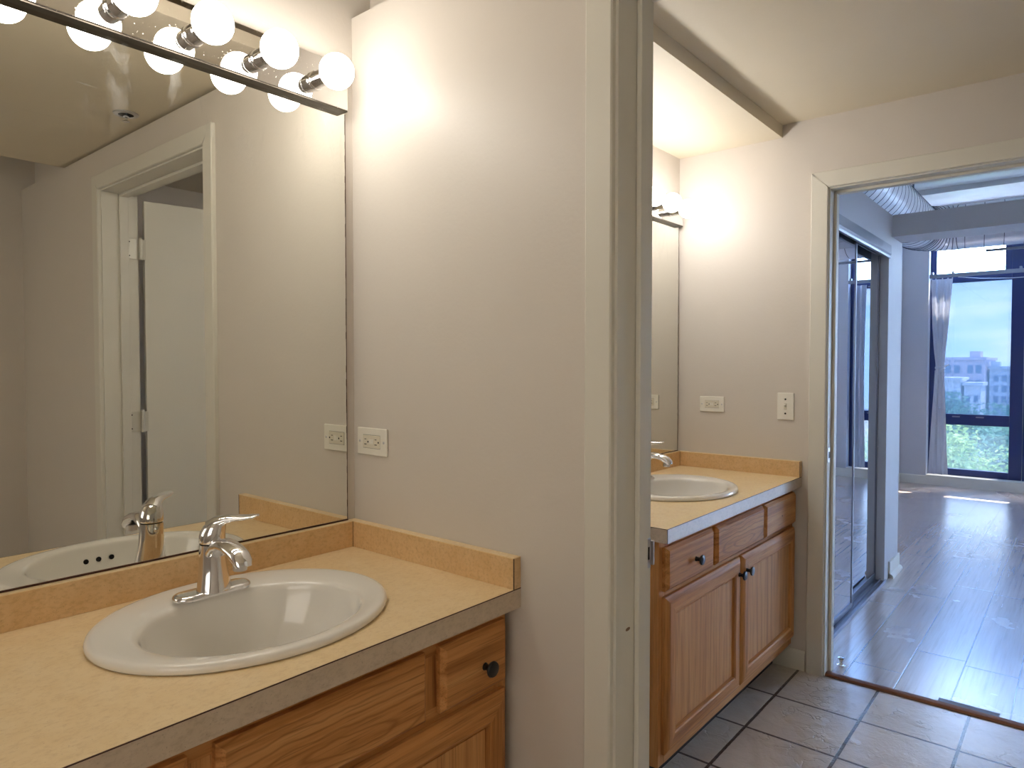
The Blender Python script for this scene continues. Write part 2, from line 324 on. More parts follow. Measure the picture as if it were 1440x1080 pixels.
# ------------------------------------------------------------------ mesh builder
class MB:
    def __init__(s): s.bm = bmesh.new(); s.mats = []; s.cur = 0
    def mat(s, m):
        m = M[m] if isinstance(m, str) else m
        if m not in s.mats: s.mats.append(m)
        s.cur = s.mats.index(m); return s
    def _f(s, vs):
        try: f = s.bm.faces.new(vs); f.material_index = s.cur; return f
        except ValueError: return None
    def box(s, x0, x1, y0, y1, z0, z1, bev=0, seg=2):
        x0, x1 = sorted((x0, x1)); y0, y1 = sorted((y0, y1)); z0, z1 = sorted((z0, z1))
        v = [s.bm.verts.new((x, y, z)) for x in (x0, x1) for y in (y0, y1) for z in (z0, z1)]
        fs = [s._f([v[i] for i in q]) for q in ((0, 1, 3, 2), (4, 6, 7, 5), (0, 4, 5, 1), (2, 3, 7, 6), (0, 2, 6, 4), (1, 5, 7, 3))]
        if bev:
            es = {e for f in fs for e in f.edges}
            r = bmesh.ops.bevel(s.bm, geom=list(es), offset=bev, segments=seg, affect='EDGES', profile=0.5)
            for f in r['faces']: f.material_index = s.cur
        return s
    def loft(s, rings, cap0=True, cap1=True, closed=True, mats=None):
        rv = [[s.bm.verts.new(p) for p in r] for r in rings]
        n = len(rv[0])
        for a, b in zip(rv, rv[1:]):
            for i in range(n if closed else n - 1):
                j = (i + 1) % n
                if mats: s.mat(mats[i])
                s._f((a[i], a[j], b[j], b[i]))
        if cap0: s._f(rv[0][::-1])
        if cap1: s._f(rv[-1])
        return s
    def tube(s, pts, rad, n=12, caps=True, ell=None):
        """sweep a circle along pts; rad = number or list; ell = (rw, rh) list overrides"""
        pts = [Vector(p) for p in pts]; rings = []
        up = Vector((0, 0, 1))
        prev = None
        for i, p in enumerate(pts):
            t = (pts[min(i + 1, len(pts) - 1)] - pts[max(i - 1, 0)]).normalized()
            if prev is None:
                a = up if abs(t.dot(up)) < 0.95 else Vector((1, 0, 0))
                side = t.cross(a).normalized()
            else:
                side = (prev - t * prev.dot(t)).normalized()
            prev = side; nor = side.cross(t).normalized()
            if ell: rw, rh = ell[i]
            else: rw = rh = rad[i] if isinstance(rad, (list, tuple)) else rad
            rings.append([p + side * rw * math.cos(2 * math.pi * k / n) + nor * rh * math.sin(2 * math.pi * k / n) for k in range(n)])
        return s.loft(rings, caps, caps)
    def lathe(s, prof, origin=(0, 0, 0), axis=(0, 0, 1), n=32, cap0=True, cap1=True):
        """prof: list of (radius, height along axis)"""
        ax = Vector(axis).normalized(); a = Vector((0, 0, 1)) if abs(ax.z) < 0.9 else Vector((1, 0, 0))
        u = ax.cross(a).normalized(); v = ax.cross(u); o = Vector(origin)
        rings = [[o + ax * h + (u * math.cos(2 * math.pi * k / n) + v * math.sin(2 * math.pi * k / n)) * max(r, 1e-5) for k in range(n)] for r, h in prof]
        return s.loft(rings, cap0, cap1)
    def sphere(s, c, r, seg=32, rings=18):
        return s.lathe([(r * math.sin(math.pi * i / rings), -r * math.cos(math.pi * i / rings)) for i in range(rings + 1)], c, (0, 0, 1), seg)
    def torus(s, c, R_, r, axis=(0, 0, 1), n=40, m=10):
        ax = Vector(axis).normalized(); a = Vector((0, 0, 1)) if abs(ax.z) < 0.9 else Vector((1, 0, 0))
        u = ax.cross(a).normalized(); v = ax.cross(u); c = Vector(c)
        g = []
        for i in range(n):
            t = 2 * math.pi * i / n; d = u * math.cos(t) + v * math.sin(t)
            g.append([s.bm.verts.new(c + d * (R_ + r * math.cos(2 * math.pi * k / m)) + ax * r * math.sin(2 * math.pi * k / m)) for k in range(m)])
        for i in range(n):
            for k in range(m):
                s._f((g[i][k], g[(i + 1) % n][k], g[(i + 1) % n][(k + 1) % m], g[i][(k + 1) % m]))
        return s
    def rectloft(s, y0, y1, z0, z1, steps, x, sgn=1, mats=None, cap=True):
        """concentric rectangles in a plane of constant x; steps: (inset, height along sgn*x)"""
        rings = [[(x + sgn * h, y0 + d, z0 + d), (x + sgn * h, y1 - d, z0 + d), (x + sgn * h, y1 - d, z1 - d), (x + sgn * h, y0 + d, z1 - d)] for d, h in steps]
        return s.loft(rings, True, cap, mats=mats)
    def obj(s, name, mat=None, parent=None, loc=None, angle=35, flat=False):
        if mat is not None and not s.mats: s.mats.append(M[mat] if isinstance(mat, str) else mat)
        bmesh.ops.remove_doubles(s.bm, verts=s.bm.verts, dist=1e-6)
        bmesh.ops.recalc_face_normals(s.bm, faces=s.bm.faces)
        base = org(parent) if parent else Vector((0, 0, 0))
        off = Vector(loc) if loc else Vector((0, 0, 0))
        bmesh.ops.translate(s.bm, verts=s.bm.verts, vec=-(base + off))
        me = bpy.data.meshes.new(name)
        s.bm.to_mesh(me); s.bm.free()
        for m in s.mats: me.materials.append(m)
        if not flat:
            me.shade_smooth(); me.set_sharp_from_angle(angle=R(angle))
        o = bpy.data.objects.new(name, me); COL.objects.link(o); o.location = off
        if not flat:
            wn_ = o.modifiers.new('weighted_normals', 'WEIGHTED_NORMAL'); wn_.keep_sharp = True; wn_.weight = 80
        if parent: o.parent = parent
        return o

def org(o):
    p = Vector((0, 0, 0))
    while o: p = p + Vector(o.location); o = o.parent
    return p
def tag(o, label, cat, group=None, kind=None):
    o['label'] = label; o['category'] = cat
    if group: o['group'] = group
    if kind: o['kind'] = kind
    return o
def thing(name, loc, label, cat, group=None, kind=None):
    o = bpy.data.objects.new(name, None); COL.objects.link(o); o.location = loc; o.empty_display_size = 0.05
    return tag(o, label, cat, group, kind)
def struct(name, mb, mat, label, cat, **kw): return tag(mb.obj(name, mat, **kw), label, cat, kind='structure')

# ================================================================== dimensions
XA = -1.486          # mirror wall face
Y1, Y1B = 1.130, 1.262   # wall between the two wash rooms
Y2, Y2B = 3.015, 3.135   # wall between wash room and bedroom
XR1, XR2 = 1.28, 1.10
YB = -1.30
XC = -0.905          # closet front
BX = -1.578          # bedroom outer left wall
YF = 8.62            # bedroom far wall
CB = 2.99            # bedroom ceiling

# ================================================================== setting
b = MB(); b.box(XA - 0.13, XA, YB, Y2B, 0, 2.75)
struct('wall_left', b, 'wall', 'greige painted wall behind both mirrors and vanities', 'wall')
D1L, D1R, DH1 = -0.700, 0.240, 2.045
b = MB()
b.box(XA, D1L, Y1, Y1B, 0, 2.2); b.box(D1R, XR1, Y1, Y1B, 0, 2.2); b.box(D1L, D1R, Y1, Y1B, DH1, 2.2)
b.box(XA, XR1, Y1 + 0.06, Y1B, 2.2, 2.75)
struct('wall_partition', b, 'wall', 'greige partition wall beside the near vanity with an open doorway', 'wall')
D2L, D2R, DH2 = -0.834, -0.02, 2.036
b = MB()
b.box(XA, D2L, Y2, Y2B, 0, 2.75); b.box(D2R, XR2 + 2.1, Y2, Y2B, 0, CB); b.box(D2L, D2R, Y2, Y2B, DH2, CB); b.box(XA, D2L, Y2 + 0.02, Y2B, 2.75, CB)
struct('wall_end', b, 'wall', 'greige end wall beyond the far vanity, with the bedroom doorway', 'wall')
b = MB(); b.box(XR1, XR1 + 0.1, YB, Y1B, 0, 2.75)
struct('wall_right', b, 'wall', 'plain greige side wall of the near washroom, seen in its mirror', 'wall')
b = MB(); b.box(XR2, XR2 + 0.1, Y1B, Y2, 0, 2.75)
struct('wall_side', b, 'wall', 'plain greige side wall behind the open door, seen in the mirror', 'wall')
b = MB(); BW = (-0.75, 0.85, 0.95, 2.05)
b.box(XA - 0.13, BW[0], YB - 0.1, YB, 0, 2.75); b.box(BW[1], XR1 + 0.1, YB - 0.1, YB, 0, 2.75); b.box(BW[0], BW[1], YB - 0.1, YB, 0, BW[2]); b.box(BW[0], BW[1], YB - 0.1, YB, BW[3], 2.75)
struct('wall_back', b, 'wall', 'plain greige wall behind the camera', 'wall')
wb = thing('added_window_5', (0.05, YB - 0.06, BW[2]), 'added unseen frosted window lighting the near washroom', 'window', kind='structure')  # unseen window added so daylight fills the near washroom
b = MB(); b.box(BW[0], BW[0] + 0.04, YB - 0.08, YB - 0.03, BW[2], BW[3]); b.box(BW[1] - 0.04, BW[1], YB - 0.08, YB - 0.03, BW[2], BW[3]); b.box(BW[0] + 0.04, BW[1] - 0.04, YB - 0.08, YB - 0.03, BW[2], BW[2] + 0.04); b.box(BW[0] + 0.04, BW[1] - 0.04, YB - 0.08, YB - 0.03, BW[3] - 0.04, BW[3])
b.obj('frame', 'trim', wb)
MB().box(BW[0] + 0.04, BW[1] - 0.04, YB - 0.06, YB - 0.056, BW[2] + 0.04, BW[3] - 0.04).obj('pane', 'glass_fill', wb, flat=True)
b = MB(); b.box(-1.05, 0.70, YB, Y1 + 0.06, 2.212, 2.25)
struct('ceiling_panel', b, 'ceil', 'tan lowered ceiling of the near washroom with a sprinkler', 'ceiling')
b = MB(); b.box(XA, XR1, YB, Y1 + 0.06, 2.6, 2.7)
struct('ceiling_upper', b, 'ceil', 'raised ceiling strip over the near mirror wall', 'ceiling')
b = MB(); b.box(-1.012, XR2, Y1B, Y2, 2.3185, 2.42)
struct('ceiling', b, 'ceil', 'cream ceiling of the far washroom', 'ceiling')
b = MB(); b.box(XA, -1.012, Y1B, Y2, 2.2656, 2.42)
struct('ceiling_soffit', b, 'ceil', 'low cream soffit over the far vanity', 'soffit')
b = MB(); b.box(XA - 0.13, XR1 + 0.1, YB - 0.1, Y2 + 0.045, -0.06, 0)
struct('floor', b, 'tile', 'beige slate look floor tiles with dark grout', 'floor')
b = MB(); b.box(BX - 0.1, 3.3, Y2 + 0.045, YF + 0.3, -0.06, 0)
struct('floor_bedroom', b, 'woodfloor', 'worn glossy wood plank floor of the bedroom', 'floor')
b = MB()
b.loft([[(x, Y2 + 0.006, 0), (x, Y2 + 0.010, 0.008), (x, Y2 + 0.024, 0.011), (x, Y2 + 0.05, 0.004), (x, Y2 + 0.052, 0)] for x in (D2L + 0.016, D2R - 0.016)])
struct('trim_1', b, 'threshold', 'narrow brown wood threshold between tile and wood floor', 'threshold')

# bedroom shell
b = MB(); b.box(BX - 0.12, BX, Y2B, YF + 0.25, 0, CB)
struct('wall_bedroom', b, 'wall_cool', 'pale bedroom wall running to the left edge of the window', 'wall')
WL, WR, WB, WT = -1.321, 0.275, 0.105, 2.86
b = MB()
b.box(BX, WL, YF, YF + 0.25, 0, CB); b.box(WL, WR, YF, YF + 0.25, 0, WB); b.box(WL, WR, YF, YF + 0.25, WT, CB); b.box(WR, 1.55, YF, YF + 0.25, 0, CB); b.box(1.55, 3.15, YF, YF + 0.25, 0, WB); b.box(1.55, 3.15, YF, YF + 0.25, WT, CB); b.box(3.15, 3.3, YF, YF + 0.25, 0, CB)
struct('wall_window', b, 'wall_cool', 'pale far wall around the tall bedroom window', 'wall')
b = MB(); b.box(3.2, 3.3, Y2B, YF, 0, CB)
struct('wall_bedroom_far_side', b, 'wall_cool', 'bedroom side wall out of sight', 'wall')
b = MB(); b.box(BX - 0.12, 3.3, Y2B, YF + 0.25, CB, CB + 0.12)
b.box(BX, 3.2, 7.72, 8.02, CB - 0.05, CB); b.box(BX, 3.2, 6.2, 6.5, CB - 0.05, CB); b.box(BX, 3.2, 4.7, 5.0, CB - 0.05, CB)
struct('ceiling_bedroom', b, 'white_ceil', 'white painted bedroom ceiling with shallow joists', 'ceiling')
# closet box
b = MB()
b.box(BX, XC, 4.56, 4.93, 0, 2.19)                        # end post
b.box(BX, XC - 0.10, Y2B, 4.56, 2.16, 2.19)               # lid
b.box(XC - 0.10, XC, Y2B, 4.56, 2.005, 2.19)              # header over the doors
b.box(XC - 0.10, XC, Y2B, 3.20, 0, 2.005)                 # near jamb
struct('wall_closet', b, 'wall_cool', 'pale boxed-in closet wall around the mirrored sliding doors', 'wall')
b = MB(); b.box(XC, 3.2, 4.63, 4.90, 2.062, 2.19)
struct('beam', b, 'wall_cool', 'pale boxed beam crossing the bedroom below the duct', 'beam')

# baseboards
def baseboard(name, x0, x1, y0, y1, h, label, face):
    b = MB(); t = 0.012
    if face == '-y': b.loft([[(x, y1, 0), (x, y1 - t, 0), (x, y1 - t, h - 0.012), (x, y1 - t * 0.4, h), (x, y1, h)] for x in (x0, x1)])
    if face == '+x': b.loft([[(x0, y, 0), (x0 + t, y, 0), (x0 + t, y, h - 0.012), (x0 + t * 0.4, y, h), (x0, y, h)] for y in (y0, y1)])
    if face == '-yr':
        b.loft([[(x, y1, 0), (x, y1 - 0.022, 0), (x, y1 - 0.022, 0.012), (x, y1 - t, 0.02), (x, y1 - t, h - 0.01), (x, y1, h)] for x in (x0, x1)])
    struct(name, b, 'trim', label, 'baseboard')
baseboard('baseboard_end', -1.12, -0.893, 0, Y2, 0.085, 'short white baseboard between far vanity and bedroom doorway', '-y')
baseboard('baseboard_far', BX, 3.2, 0, YF, 0.095, 'white baseboard under the bedroom window', '-y')
baseboard('baseboard_left', BX, 0, 4.93, YF, 0.095, 'white baseboard along the bedroom left wall', '+x')
b = MB(); b.box(XC, XC + 0.012, 4.66, 4.935, 0, 0.10, 0.002); b.loft([[(XC, y, 0), (XC + 0.03, y, 0), (XC + 0.03, y, 0.012), (XC + 0.022, y, 0.022), (XC + 0.012, y, 0.026), (XC, y, 0.026)] for y in (4.66, 4.935)])
struct('baseboard_post', b, 'trim', 'short grey baseboard block on the closet end post', 'baseboard')

# ------------------------------------------------------------------ doorways
def doorway(name, xl, xr, h, y0, y1, cw, label, stop0, strike, kindmat='trim'):
    """xl..xr is the rough opening, jamb boards inside, casings on both faces"""
    root = thing(name, ((xl + xr) / 2, y0, 0), label, 'doorway', kind='structure')
    jt = 0.018
    for side, xx0, xx1 in (('l', xl, xl + jt), ('r', xr - jt, xr)):
        MB().box(xx0, xx1, y0 - 0.001, y1 + 0.001, 0, h, 0.0015).obj('jamb', kindmat, root)
    MB().box(xl, xr, y0 - 0.001, y1 + 0.001, h - jt, h, 0.0015).obj('head_jamb', kindmat, root)
    st = 0.012
    MB().box(xl + jt, xl + jt + st, stop0, stop0 + 0.036, 0, h - jt, 0.003).obj('door_stop', kindmat, root)
    MB().box(xr - jt - st, xr - jt, stop0, stop0 + 0.036, 0, h - jt, 0.003).obj('door_stop', kindmat, root)
    MB().box(xl + jt, xr - jt, stop0, stop0 + 0.036, h - jt - st, h - jt, 0.003).obj('door_stop', kindmat, root)
    rv = 0.006
    il, ir, it = xl + jt - rv, xr - jt + rv, h - jt + rv
    for yy, sg in ((y0, -1), (y1, 1)):
        def prof(u, yy=yy, sg=sg):      # u = 0 inner edge, 1 outer edge ; returns casing thickness profile
            return yy + sg * u
        t1 = 0.015
        def piece(ring_a, ring_b):
            MB().loft([ring_a, ring_b]).obj('casing', kindmat, root)
        def ringx(xi, xo, z_in, z_out):   # cross section across x for an upright
            q = 0.003 if xo > xi else -0.003
            return [(xi, yy, z_in), (xi, yy + sg * (t1 - 0.003), z_in), (xi + q, yy + sg * t1, z_in), (xo - q, yy + sg * t1, z_out), (xo, yy + sg * (t1 - 0.003), z_out), (xo, yy, z_out)]
        piece(ringx(il, il - cw, 0, 0), ringx(il, il - cw, it, it + cw))
        piece(ringx(ir, ir + cw, 0, 0), ringx(ir, ir + cw, it, it + cw))
        def ringz(x_in, x_out):
            return [(x_in, yy, it), (x_in, yy + sg * (t1 - 0.003), it), (x_in, yy + sg * t1, it + 0.003), (x_out, yy + sg * t1, it + cw - 0.003), (x_out, yy + sg * (t1 - 0.003), it + cw), (x_out, yy, it + cw)]
        piece(ringz(il, il - cw), ringz(ir, ir + cw))
    return root
d1 = doorway('door_1', D1L - 0.0, D1R, DH1, Y1, Y1B, 0.060, 'white cased doorway between the two washrooms', Y1 + 0.066, None)
d2 = doorway('door_2', D2L, D2R, DH2, Y2, Y2B, 0.066, 'white cased doorway from the far washroom into the bedroom', Y2 + 0.050, None)
# strike plates
def strike(x, y0, y1, z0, z1, parent, lip):
    b = MB(); b.mat('steel').box(x, x + 0.0016, y0, y1, z0, z1, 0.0006, 1)
    if lip: b.box(x - 0.002, x + 0.008, y1 - 0.001, y1 + 0.004, z0 + 0.006, z1 - 0.006, 0.001, 1)
    b.mat('slot').box(x + 0.0016, x + 0.0020, y0 + 0.010, y1 - 0.006, (z0 + z1) / 2 - 0.013, (z0 + z1) / 2 + 0.013)
    o = b.obj('strike_plate', None, parent); o['label'] = 'small metal strike plate'
strike(D1L + 0.018, Y1B - 0.022, Y1B, 0.882, 0.944, d1, True)
strike(D2L + 0.018, Y2 + 0.004, Y2 + 0.042, 0.892, 0.955, d2, False)
# wear mark on the doorway jamb
b = MB(); b.lathe([(0.0, 0), (0.004, 0.0002), (0.0, 0.0004)], (0, 0, 0), (1, 0, 0), 12)
for v in b.bm.verts: v.co = Vector((D1L + 0.0181 + v.co.x, Y1 + 0.043 + v.co.y * 2.2, 0.78 + v.co.z * 0.9))
b.obj('paint_chip', plain('chipped_paint', srgb(140, 108, 84), 0.8), d1)
# open door leaf in the far washroom, hinged at the doorway's far jamb
hx, hy = D1R - 0.020, Y1B + 0.004
leaf = thing('door_leaf', (hx, hy, 0.0), 'plain white slab door standing open on two hinges, seen in the mirror', 'door')
ang = R(10)
dv = Vector((-math.sin(ang), math.cos(ang), 0)); nv = Vector((math.cos(ang), math.sin(ang), 0))
def leafbox(u0, u1, n0, n1, z0, z1, bev):
    b = MB(); b.box(n0, n1, u0, u1, z0, z1, bev)
    for v in b.bm.verts:
        p = Vector((hx, hy, 0)) + dv * v.co.y + nv * v.co.x; v.co = Vector((p.x, p.y, v.co.z))
    return b
leafbox(0.030, 0.845, -0.004, 0.031, 0.012, 2.012, 0.002).obj('slab', 'door', leaf)
for z in (1.80, 1.05, 0.28):
    b = MB(); b.mat('white_metal')
    b.lathe([(0.006, -0.046), (0.0075, -0.044), (0.0065, -0.040), (0.0065, 0.040), (0.0075, 0.044), (0.006, 0.046), (0.003, 0.052)], (hx - 0.012, hy + 0.012, z), (0, 0, 1), 16)
    b.box(hx - 0.0005, hx + 0.0022 - 0.001, Y1B - 0.046, hy + 0.012, z - 0.044, z + 0.044, 0.001, 1)
    b.mat('slot')
    for dz in (-0.03, 0, 0.03): b.lathe([(0.003, 0), (0.003, 0.0006)], (hx - 0.0004, Y1B - 0.034 + (0.008 if dz else 0), z + dz), (-1, 0, 0), 10)
    b.mat('white_metal'); bb = leafbox(0.010, 0.036, -0.006, -0.0035, z - 0.044, z + 0.044, 0.001)
    me = bpy.data.meshes.new('tmp'); bb.bm.to_mesh(me); bb.bm.free(); b.bm.from_mesh(me); bpy.data.meshes.remove(me)
    o = b.obj('hinge', None, leaf); o['label'] = 'painted metal hinge'

# ------------------------------------------------------------------ vanities
def knob(y, z, x, parent):
    b = MB(); b.lathe([(0.008, 0), (0.0065, 0.004), (0.0055, 0.010), (0.0075, 0.015), (0.0150, 0.018), (0.0165, 0.021), (0.0150, 0.0245), (0.008, 0.0265), (0, 0.027)], (x, y, z), (1, 0, 0), 28)
    o = b.obj('knob', 'black', parent); o['label'] = 'small black mushroom knob'; return o
def front_panel(name, y0, y1, z0, z1, x, parent, mat):
    b = MB(); b.mat(mat)
    b.rectloft(y0, y1, z0, z1, [(0.001, 0), (0, 0.001), (0, 0.011), (0.003, 0.013), (0.010, 0.0205), (0.012, 0.021)], x)
    return b.obj(name, None, parent, angle=25)
def door_front(y0, y1, z0, z1, x, parent):
    b = MB(); mats = ['oak_y', 'oak_z', 'oak_y', 'oak_z']
    b.rectloft(y0, y1, z0, z1, [(0.001, 0), (0, 0.001), (0, 0.010), (0.003, 0.013), (0.016, 0.0205), (0.019, 0.021), (0.050, 0.021), (0.0535, 0.0185), (0.057, 0.0185), (0.0595, 0.0085), (0.0645, 0.0085), (0.0645, 0.004)], x, mats=mats, cap=False)
    o = b.obj('door', None, parent, angle=25)
    MB().box(x + 0.003, x + 0.0115, y0 + 0.0645, y1 - 0.0645, z0 + 0.0645, z1 - 0.0645).obj('panel', 'oak_panel', o)
    return o
def vanity(y0, y1, label, drawers, doors, fig):
    """cabinet with its front frame at x = -0.951"""
    xf = -0.951
    root = thing('vanity_cabinet', ((XA + xf) / 2, (y0 + y1) / 2, 0), label, 'cabinet')
    b = MB(); t = 0.018
    b.mat('oak_z').box(XA + 0.002, xf - 0.019, y0, y0 + t, 0.105, 0.781); b.box(XA + 0.002, xf - 0.019, y1 - t, y1, 0.105, 0.781)
    b.mat('oak_y').box(XA + 0.002, xf - 0.019, y0 + t, y1 - t, 0.105, 0.123)
    b.obj('carcass', None, root)
    # face frame
    b = MB(); zs = [0.105, 0.150, 0.602, 0.640, 0.752, 0.781]
    sw = 0.038
    b.mat('oak_z').box(xf - 0.019, xf, y0, y0 + sw, 0.105, 0.781, 0.001, 1); b.box(xf - 0.019, xf, y1 - sw, y1, 0.105, 0.781, 0.001, 1)
    b.mat('oak_y').box(xf - 0.019, xf, y0 + sw, y1 - sw, 0.742, 0.781); b.box(xf - 0.019, xf, y0 + sw, y1 - sw, 0.600, 0.640); b.box(xf - 0.019, xf, y0 + sw, y1 - sw, 0.105, 0.150)
    b.mat('oak_z')
    for a, c in zip(drawers, drawers[1:]):
        m = (a[1] + c[0]) / 2; b.box(xf - 0.019, xf, m - 0.030, m + 0.030, 0.640, 0.742)
    m = (doors[0][1] + doors[1][0]) / 2; b.box(xf - 0.019, xf, m - 0.03, m + 0.03, 0.150, 0.600)
    b.obj('face_frame', None, root)
    b = MB(); b.box(XA + 0.002, xf - 0.075, y0 + 0.001, y1 - 0.001, 0, 0.1045); b.obj('toe_kick', 'dark_gap', root)
    for i, (a, c, kn) in enumerate(drawers):
        o = front_panel('drawer' if i != 1 else 'false_front', a, c, 0.629, 0.760, xf, root, fig if i == 1 else 'oak_y')
        if kn: knob((a + c) / 2 + 0.022, 0.690 if y0 > 1 else 0.684, xf + 0.021, o)
        elif i == 2:
            hb = MB(); hb.lathe([(0.003, 0), (0.003, 0.0008)], (xf + 0.0207, (a + c) / 2, 0.69), (1, 0, 0), 12); hb.obj('screw_hole', 'slot', o)
    for a, c, ky in doors:
        o = door_front(a, c, 0.140, 0.612, xf, root); knob(ky, 0.556, xf + 0.021, o)
    return root
vanity(0.226, 1.118, 'oak vanity cabinet under the near sink, cut off by the photo edge', [(0.250, 0.430, True), (0.470, 0.874, False), (0.912, 1.104, True)],
       [(0.250, 0.668, 0.640), (0.686, 1.104, 0.714)], 'oak_fig')
vanity(1.812, 3.008, 'oak vanity cabinet in the far washroom with two doors', [(1.832, 2.160, True), (2.186, 2.622, False), (2.640, 2.994, False)],
       [(1.832, 2.398, 2.372), (2.416, 2.994, 2.442)], 'oak_fig_far')

ZC = 0.824
def countertop(y0, y1, sy, sx, label, left_open):
    xf = -0.917; th = 0.042
    root = thing('countertop', ((XA + xf) / 2, (y0 + y1) / 2, ZC - th), label, 'countertop')
    # slab with an oval cut-out
    b = MB(); b.mat('laminate'); n = 96
    ex, ey = 0.213, 0.250
    x0, x1 = XA + 0.001, xf - 0.0012
    angs = sorted(set([2 * math.pi * k / n for k in range(n)] + [math.atan2(cy - sy, cx - sx) % (2 * math.pi) for cx in (x0, x1) for cy in (y0, y1)]))
    def outer(a):
        c, s_ = math.cos(a), math.sin(a); t = 1e9
        if c > 1e-9: t = min(t, (x1 - sx) / c)
        if c < -1e-9: t = min(t, (x0 - sx) / c)
        if s_ > 1e-9: t = min(t, (y1 - sy) / s_)
        if s_ < -1e-9: t = min(t, (y0 - sy) / s_)
        return sx + t * c, sy + t * s_
    I = [(sx + ex * math.cos(a), sy + ey * math.sin(a)) for a in angs]; O = [outer(a) for a in angs]
    rings = [[(x, y, ZC - th) for x, y in I], [(x, y, ZC) for x, y in I], [(x, y, ZC) for x, y in O], [(x, y, ZC - th) for x, y in O], [(x, y, ZC - th) for x, y in I]]
    b.loft(rings, False, False).obj('slab', None, root, flat=True)
    b = MB(); b.mat('edge_lam').box(xf - 0.0011, xf, y0, y1, ZC - th, ZC - 0.0014)
    b.mat('seam').box(xf - 0.0014, xf + 0.0001, y0, y1, ZC - 0.0014, ZC + 0.0002); b.box(xf - 0.0012, xf + 0.0002, y0 - 0.0002, y0 + 0.0012, ZC - th, ZC)
    b.obj('front_edge', None, root, flat=True)
    if left_open:
        b = MB(); b.mat('edge_lam').box(XA + 0.001, xf - 0.001, y0 - 0.0010, y0 - 0.0001, ZC - th, ZC - 0.0014); b.mat('seam').box(XA + 0.001, xf, y0 - 0.0012, y0, ZC - 0.0014, ZC + 0.0002)
        b.obj('side_edge', None, root, flat=True)
    t = 0.023; h = 0.0674
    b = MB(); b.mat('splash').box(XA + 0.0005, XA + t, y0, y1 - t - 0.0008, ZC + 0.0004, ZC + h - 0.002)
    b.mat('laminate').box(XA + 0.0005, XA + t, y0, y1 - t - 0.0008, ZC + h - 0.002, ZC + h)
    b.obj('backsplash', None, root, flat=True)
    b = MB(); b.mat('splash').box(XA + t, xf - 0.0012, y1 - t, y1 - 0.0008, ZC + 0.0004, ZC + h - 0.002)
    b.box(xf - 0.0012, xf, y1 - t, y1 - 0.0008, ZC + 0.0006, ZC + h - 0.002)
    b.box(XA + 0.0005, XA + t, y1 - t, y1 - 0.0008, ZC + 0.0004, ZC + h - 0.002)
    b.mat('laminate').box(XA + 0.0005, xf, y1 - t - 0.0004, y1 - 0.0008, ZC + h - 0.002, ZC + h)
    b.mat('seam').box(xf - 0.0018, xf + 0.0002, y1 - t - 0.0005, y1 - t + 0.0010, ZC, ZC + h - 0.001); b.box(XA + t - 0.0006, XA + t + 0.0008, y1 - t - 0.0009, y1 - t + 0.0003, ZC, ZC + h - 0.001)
    b.box(xf - 0.001, xf + 0.0002, y1 - t, y1 - 0.001, ZC - 0.0006, ZC + 0.0008)
    b.obj('side_splash', None, root, flat=True)
    return root
S1Y, S2Y, SX = 0.672, 2.409, -1.206
countertop(0.205, Y1 - 0.0005, S1Y, SX, 'tan laminate countertop around the near oval sink', True)
countertop(1.800, Y2 - 0.0005, S2Y, SX, 'tan laminate countertop around the far oval sink', True)

def sink(sy, label):
    z = ZC + 0.0004
    root = thing('oval_sink', (SX, sy, z), label, 'sink')
    prof = [(.214, .251, -.030, 0), (.214, .251, -.001, 0), (.229, .268, 0.0, 0), (.2315, .2705, .003, 0), (.2320, .2710, .0080, 0), (.2300, .269, .0130, 0), (.226, .265, .0158, 0), (.220, .259, .0168, 0), (.208, .246, .0166, .005),
            (.190, .226, .0150, .016), (.176, .2105, .0128, .0245), (.1705, .2045, .0110, .0275), (.1672, .2010, .0082, .0290), (.1652, .1988, .0035, .0295), (.1635, .1968, -.004, .0295), (.159, .191, -.030, .028),
            (.148, .177, -.064, .025), (.130, .156, -.096, .020), (.106, .128, -.119, .015), (.078, .094, -.133, .009), (.045, .05, -.140, .003), (.026, .026, -.143, .0)]
    n = 96
    rings = [[(SX + off + a * math.cos(2 * math.pi * k / n), sy + b_ * math.sin(2 * math.pi * k / n), z + h) for k in range(n)] for a, b_, h, off in prof]
    b = MB(); b.loft(rings, False, False); b.obj('basin', 'porcelain', root, angle=60)
    b = MB(); b.lathe([(.027, -.145), (.028, -.1425), (.024, -.1405), (.019, -.1425), (.017, -.1500), (0, -.1500)], (SX, sy, z), (0, 0, 1), 32); b.obj('drain', 'chrome', root)
    for k in (-1, 0, 1):
        yy = sy - 0.003 + k * 0.030
        xx = SX + .0283 + .1596 * math.sqrt(max(0, 1 - ((yy - sy) / .1918) ** 2))
        b = MB(); b.lathe([(0.0062, 0), (0.0062, 0.0016)], (xx - 0.0002, yy, z - 0.0255), (-1, 0, 0.20), 20); b.obj('overflow_hole', 'slot', root)
    return root
sink(S1Y, 'white oval drop-in sink in the near countertop')
sink(S2Y, 'white oval drop-in sink in the far countertop, half hidden by the doorway')

